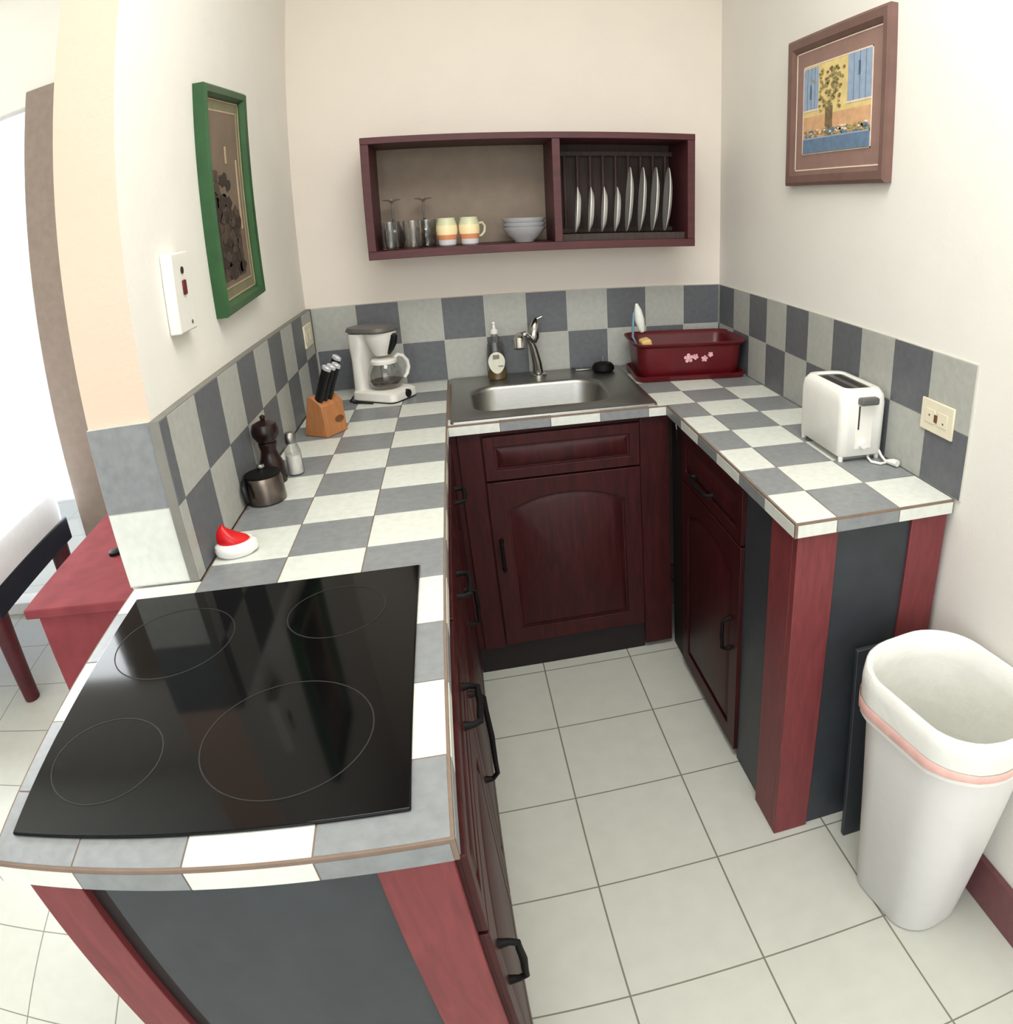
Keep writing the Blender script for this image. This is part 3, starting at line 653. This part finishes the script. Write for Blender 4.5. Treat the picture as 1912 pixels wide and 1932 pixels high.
pl_ = thing('framed_picture', 'tall green framed dark print on the left wall above the tiles', 'picture', (-.4725, .4085, 1.557), PI/2)
pl_.rotation_euler = (0, math.radians(-3.2), PI/2)
def figure(p, bl):
    ms = [M['taupe'], M['darkprint'], M['tan'], M['greenmat'], M['midprint']]
    p(0, 1, 0, 1, 0); p(0, .82, .03, .42, 4, 1); p(0, .45, .4, .62, 4, 1)
    for k in range(60): bl(random.uniform(.02, .78), random.uniform(.05, .42), .09, .035, random.choice((1, 1, 4)), 2+k % 7)
    for k in range(34): bl(random.uniform(.02, .5), random.uniform(.38, .64), .1, .035, random.choice((1, 1, 4, 0)), 2+k % 7)
    p(0, .06, .06, .5, 1, 10); p(.87, .9, .3, .72, 2, 8); p(.5, .53, .7, .8, 2, 8)
    return ms
picture(pl_, .342, .512, .026, .032, (M['green'], M['greenmat'], M['tan']), .026, figure)

# ------------------------------------------------------------------ wall shelf
YF = .965; SX = (-.205, .868); SZ = (1.347, 1.723); tb = .026
sf = thing('wall_shelf', 'dark red wooden wall shelf with plate rack above the sink', 'shelf', (.33, YB, 1.35))
YW = YB+.0075
b = B(); b.box(SX[0], SX[1], YF, YW, SZ[1]-tb*.8, SZ[1]); b.build('top_board', M['mahog_shelf'], sf, bevel=.0015)
b = B(); b.box(SX[0], SX[1], YF, YW, SZ[0], SZ[0]+tb); b.build('bottom_board', M['mahog_shelf'], sf, bevel=.0015)
for x0, x1, n_ in ((SX[0], SX[0]+tb, 'side_board'), (SX[1]-tb, SX[1], 'side_board'), (.388, .414, 'divider')):
    b = B(); b.box(x0, x1, YF+.001, YW, SZ[0]+tb, SZ[1]-tb*.8); b.build(n_, M['mahog_shelf'], sf, bevel=.0015)
b = B(); b.box(.414, SX[1]-tb, YW-.012, YW, SZ[0]+tb, SZ[1]-tb*.8); b.build('rack_back', M['rackback'], sf)
b = B(); b.box(SX[0]+tb, .388, YW-.008, YW, SZ[0]+tb, SZ[1]-tb*.8); b.build('back_panel', M['shelfback'], sf)
for y0, y1, z0, z1 in ((1.155, 1.175, 1.395, 1.41), (1.155, 1.175, 1.66, 1.675), (1.0, 1.02, SZ[0]+tb, 1.395)):
    b = B(); b.box(.414, SX[1]-tb, y0, y1, z0, z1); b.build('rack_rail', M['rackback'], sf)
xs = [.455+.0455*k for k in range(9)]
for x in xs:
    b = B(); b.tube([(x, 1.165, 1.40), (x, 1.165, 1.672)], .0055, 10); b.build('dowel', M['rackrail'], sf)
zs = SZ[0]+tb
# plates
def plate_mesh(r):
    bb = B(); bb.lathe([(0, .004), (r*.55, .004), (r*.66, .0025), (r*.72, .001), (r, -.008), (r*1.005, -.0092), (r, -.0105), (r*.72, -.003), (r*.6, .0), (r*.55, .001), (0, .001)], (0, 0, 0), 48, axis='x')
    return bb
spots = [(.478, .076), (.5235, .076), (.569, .076), (.6145, .076), (.658, .109), (.7035, .109), (.749, .109), (.7945, .109)]
words = ['first', 'second', 'third', 'fourth']
protos = {}
for k, (x, r) in enumerate(spots):
    size = 'small white side' if r < .1 else 'large white dinner'
    lab = f'{size} plate, {words[k % 4]} from left of its size in the plate rack'
    zc = 1.397+r
    if r not in protos:
        o = plate_mesh(r).build('plate', M['ceramic']); protos[r] = o
    else:
        o = protos[r].copy(); COL.objects.link(o)
    o.location = (x+.006, 1.045+r*.05, zc); o.rotation_euler = (0, math.radians(4), math.radians(-6.5-(x-.45)*11))
    tag(o, lab, 'plate', 'plates upright in the rack')
# bowls
def bowl_b():
    bb = B(); bb.lathe([(0, 0), (.032, 0), (.034, .004), (.056, .022), (.073, .046), (.0755, .05), (.073, .05), (.054, .026), (.03, .008), (0, .007)], (0, 0, 0), 44); return bb
bl0 = None
for k, w_ in enumerate(('bottom', 'middle', 'topmost')):
    o = bowl_b().build('bowl', M['bowl']) if bl0 is None else bl0.copy()
    if bl0 is None: bl0 = o
    else: COL.objects.link(o)
    o.location = (.298, 1.075, zs+.0006+.0145*k)
    tag(o, f'grey white bowl, {w_} of the stack on the shelf', 'bowl', 'bowls stacked on the shelf')
# mugs
def mug(label, x, y, ang):
    t = thing('mug', label, 'mug', (x, y, zs+.0005), ang, 'striped mugs on the shelf')
    b = B()
    for m_, pr2 in ((0, [(0, .0), (.024, 0), (.028, .004), (.03, .02)]), (1, [(.03, .02), (.0335, .036)]), (2, [(.0335, .036), (.035, .05), (.034, .066)]), (3, [(.034, .066), (.029, .083), (.0285, .09), (.0265, .09), (.027, .08), (.031, .06), (.031, .04), (.026, .008), (0, .006)])):
        b.lathe(pr2, (0, 0, 0), 36, m=m_)
    b.build('cup', [M['mugwhite'], M['mugorange'], M['mugcream'], M['muggreen']], t, world=False)
    b = B(); b.tube([(.032, 0, .068), (.046, 0, .07), (.055, 0, .058), (.053, 0, .04), (.042, 0, .028), (.031, 0, .026)], .0045, 10); b.build('handle', M['muggreen'], t, world=False)
mug('cream and orange striped mug beside the glasses on the shelf', .043, 1.05, math.radians(75))
mug('cream and orange striped mug nearer the bowls on the shelf', .116, 1.055, math.radians(20))
# glasses
def tumbler(label, x, y):
    bb = B(); bb.lathe([(0, 0), (.026, 0), (.029, .004), (.032, .088), (.0305, .088), (.0275, .008), (0, .007)], (0, 0, 0), 32)
    o = bb.build('tumbler', M['glass']); o.location = (x, y, zs+.0006); return tag(o, label, 'glass', 'tumblers on the shelf')
tumbler('clear tumbler, leftmost on the shelf floor', -.136, 1.02)
tumbler('clear tumbler, second from the left on the shelf', -.064, 1.025)
tumbler('clear tumbler next to the cream mug on the shelf', -.022, 1.075)
def wine(label, x, y):
    t = thing('wine_glass', label, 'glass', (x, y, zs+.0006), 0, 'upturned wine glasses')
    b = B(); b.lathe([(.03, 0), (.0355, .03), (.034, .055), (.022, .078), (.005, .088), (.0038, .095), (.0038, .088), (.019, .0765), (.0325, .055), (.0342, .03), (.0288, 0)], (0, 0, 0), 32); b.build('bowl', M['smokeglass'], t, world=False)
    b = B(); b.lathe([(0, .09), (.0036, .09), (.0036, .148), (.010, .154), (.03, .158), (.03, .160), (0, .161)], (0, 0, 0), 32); b.build('stem_and_foot', M['smokeglass'], t, world=False)
wine('upturned stemmed glass behind the leftmost tumbler', -.133, 1.13)
wine('upturned stemmed glass behind the second tumbler', -.03, 1.135)

# ------------------------------------------------------------------ bin and board beside it
bn = thing('waste_bin', 'tall white waste bin with liner standing by the right wall', 'bin', (.895, -.565, 0), math.radians(8))
HB = .635
def dsec(hx, hy, r, z): return rrect(-hx, hx, -hy, hy, r, z, 9)
b = B(); b.loft([dsec(.085, .115, .07, 0.001), dsec(.093, .123, .075, .008), dsec(.128, .168, .105, HB-.10), dsec(.134, .175, .108, HB-.012), dsec(.131, .172, .106, HB-.012), dsec(.125, .165, .10, HB-.1), dsec(.09, .12, .073, .012)], cap0=True, cap1=True)
b.build('body', M['bin'], bn, world=False, angle=50)
b = B()
def wav(hx, hy, r, z, amp, ph, drop=0):
    L = dsec(hx, hy, r, z); return [(x*(1+amp*math.sin(7*k*.35+ph)), y*(1+amp*math.sin(5*k*.4+ph)), zz+drop*math.sin(k*.33+ph)) for k, (x, y, zz) in enumerate(L)]
b.loft([wav(.139, .180, .111, HB-.105, .004, 0, .008), wav(.1405, .1815, .112, HB-.08, .004, .6), wav(.142, .183, .112, HB-.03, .004, 1.), wav(.1385, .18, .11, HB-.003, .002, 0), wav(.134, .175, .107, HB, .002, 0), wav(.128, .168, .105, HB-.006, .003, 1), wav(.124, .164, .10, HB-.06, .01, 1.4), wav(.114, .15, .095, HB-.2, .012, 2), wav(.098, .13, .08, .15, .02, 2.6), wav(.09, .115, .07, .05, .02, 3)], cap0=False, cap1=True)
b.build('liner', M['liner'], bn, world=False, angle=70)
b = B(); b.loft([wav(.1412, .1822, .112, HB-.094, .004, 0, .008), wav(.1425, .1835, .1125, HB-.092, .004, 0, .008), wav(.143, .184, .1125, HB-.072, .004, .5, .005), wav(.142, .183, .112, HB-.07, .004, .5, .005)], cap0=False, cap1=False)
b.build('drawstring', M['drawstring'], bn, world=False, angle=70)
bd = thing('dark_board', 'narrow dark board standing against the counter end behind the white bin', 'board', (.875, -.335, 0))
b = B(); i = [b.V(p) for p in ((.832, -.362, .001), (.93, -.362, .001), (.93, -.348, .001), (.832, -.348, .001), (.832, -.307, .55), (.93, -.307, .55), (.93, -.294, .55), (.832, -.294, .55))]
for q in ((0, 3, 2, 1), (4, 5, 6, 7), (0, 1, 5, 4), (1, 2, 6, 5), (2, 3, 7, 6), (3, 0, 4, 7)): b.F([i[k] for k in q])
b.build('plank', M['panel'], bd, bevel=.002)

# ------------------------------------------------------------------ next room: bed and nightstand
be = thing('bed', 'low bed with white sheet and navy base by the bright window', 'bed', (-2.5, 1.05, 0))
b = B(); b.loft([rrect(-3.6, -1.735, .765, 1.44, .05, .46), rrect(-3.6, -1.73, .755, 1.445, .06, .5), rrect(-3.6, -1.73, .755, 1.445, .06, .585), rrect(-3.6, -1.76, .785, 1.42, .06, .615)]); b.build('mattress', M['sheet'], be, angle=60)
b = B(); b.box(-3.6, -1.73, .755, 1.445, .36, .46); b.build('bed_base', M['navy'], be, bevel=.006)
for x in (-3.5, -1.785):
    for y in (.8, 1.39):
        b = B(); b.tube([(x, y, .001), (x, y, .2), (x, y, .365)], [.036, .042, .046], 12); b.build('leg', M['bedleg'], be)
ns = thing('nightstand', 'dark red wooden side table beyond the left wall end', 'side table', (-.92, .62, 0))
b = B(); b.box(-1.25, -.61, .285, .97, .592, .62); b.build('table_top', M['nightred'], ns, bevel=.004)
b = B(); b.box(-1.215, -.61, .305, .96, .0, .592); b.build('cabinet_body', M['nightred'], ns, bevel=.003)
b = B(); b.lathe([(.022, .6202), (.022, .63), (.012, .634), (0, .634)], (-1.06, .6, 0), 20); b.build('cable_cover', M['blackmetal'], ns)

# ------------------------------------------------------------------ light
wd = bpy.data.worlds.new('daylight'); sc.world = wd; wd.use_nodes = True
bg = wd.node_tree.nodes['Background']
skyn = wd.node_tree.nodes.new('ShaderNodeTexSky'); skyn.sky_type = 'NISHITA'; skyn.sun_disc = False
skyn.sun_elevation = math.radians(50); skyn.sun_rotation = math.radians(200)
mixw = wd.node_tree.nodes.new('ShaderNodeMix'); mixw.data_type = 'RGBA'; mixw.inputs['Factor'].default_value = .12
mixw.inputs[6].default_value = (.97, .98, 1., 1)
wd.node_tree.links.new(skyn.outputs[0], mixw.inputs[7]); wd.node_tree.links.new(mixw.outputs[2], bg.inputs['Color'])
bg.inputs['Strength'].default_value = 1.1
def area(name, loc, rot, sx, sy, power, col):
    l = bpy.data.lights.new(name, 'AREA'); l.shape = 'RECTANGLE'; l.size = sx; l.size_y = sy; l.energy = power; l.color = col
    o = bpy.data.objects.new(name, l); COL.objects.link(o); o.location = loc; o.rotation_euler = rot; return o
area('rear_window_daylight', (.3, -3.5, 1.75), (math.radians(84), 0, 0), 2.6, 1.5, 30, (1, .98, .95))
area('next_room_window_daylight', (-2.45, 1.46, 1.3), (math.radians(-90), 0, 0), 1.5, 1.7, 80, (.93, .97, 1))

area('ceiling_lamp', (.35, -.75, 2.7), (0, 0, 0), 1., 1., 32, (1, .985, .96))

# ------------------------------------------------------------------ camera (wide phone lens with barrel distortion)
cd = bpy.data.cameras.new('camera'); cam = bpy.data.objects.new('camera', cd); COL.objects.link(cam); sc.camera = cam
cd.type = 'PANO'; cd.panorama_type = 'FISHEYE_LENS_POLYNOMIAL'
cd.sensor_fit = 'HORIZONTAL'; cd.sensor_width = 36; cd.sensor_height = 36*1932/1912
cd.fisheye_fov = 3.14
for k, v in enumerate((0., -0.03939718, -0.00018612745, 2.6193376e-05, -6.2672359e-07)): setattr(cd, f'fisheye_polynomial_k{k}', v)
cd.shift_x = -0.19045763; cd.shift_y = -0.0271544; cd.clip_start = .01
cam.matrix_world = Matrix(((.94732583, .11550349, -.29871839, .08007659), (-.32023266, .35609922, -.87786353, -1.41136456), (.00497708, .92728221, .37432999, 1.47215223), (0, 0, 0, 1)))

sc.view_settings.view_transform = 'Standard'; sc.view_settings.look = 'None'; sc.view_settings.gamma = 1; sc.view_settings.use_curve_mapping = False
sc.view_settings.exposure = .12
try:
    sc.cycles.use_denoising = True; sc.cycles.use_adaptive_sampling = True; sc.cycles.adaptive_threshold = .03; sc.cycles.max_bounces = 8; sc.cycles.diffuse_bounces = 4
except Exception: pass
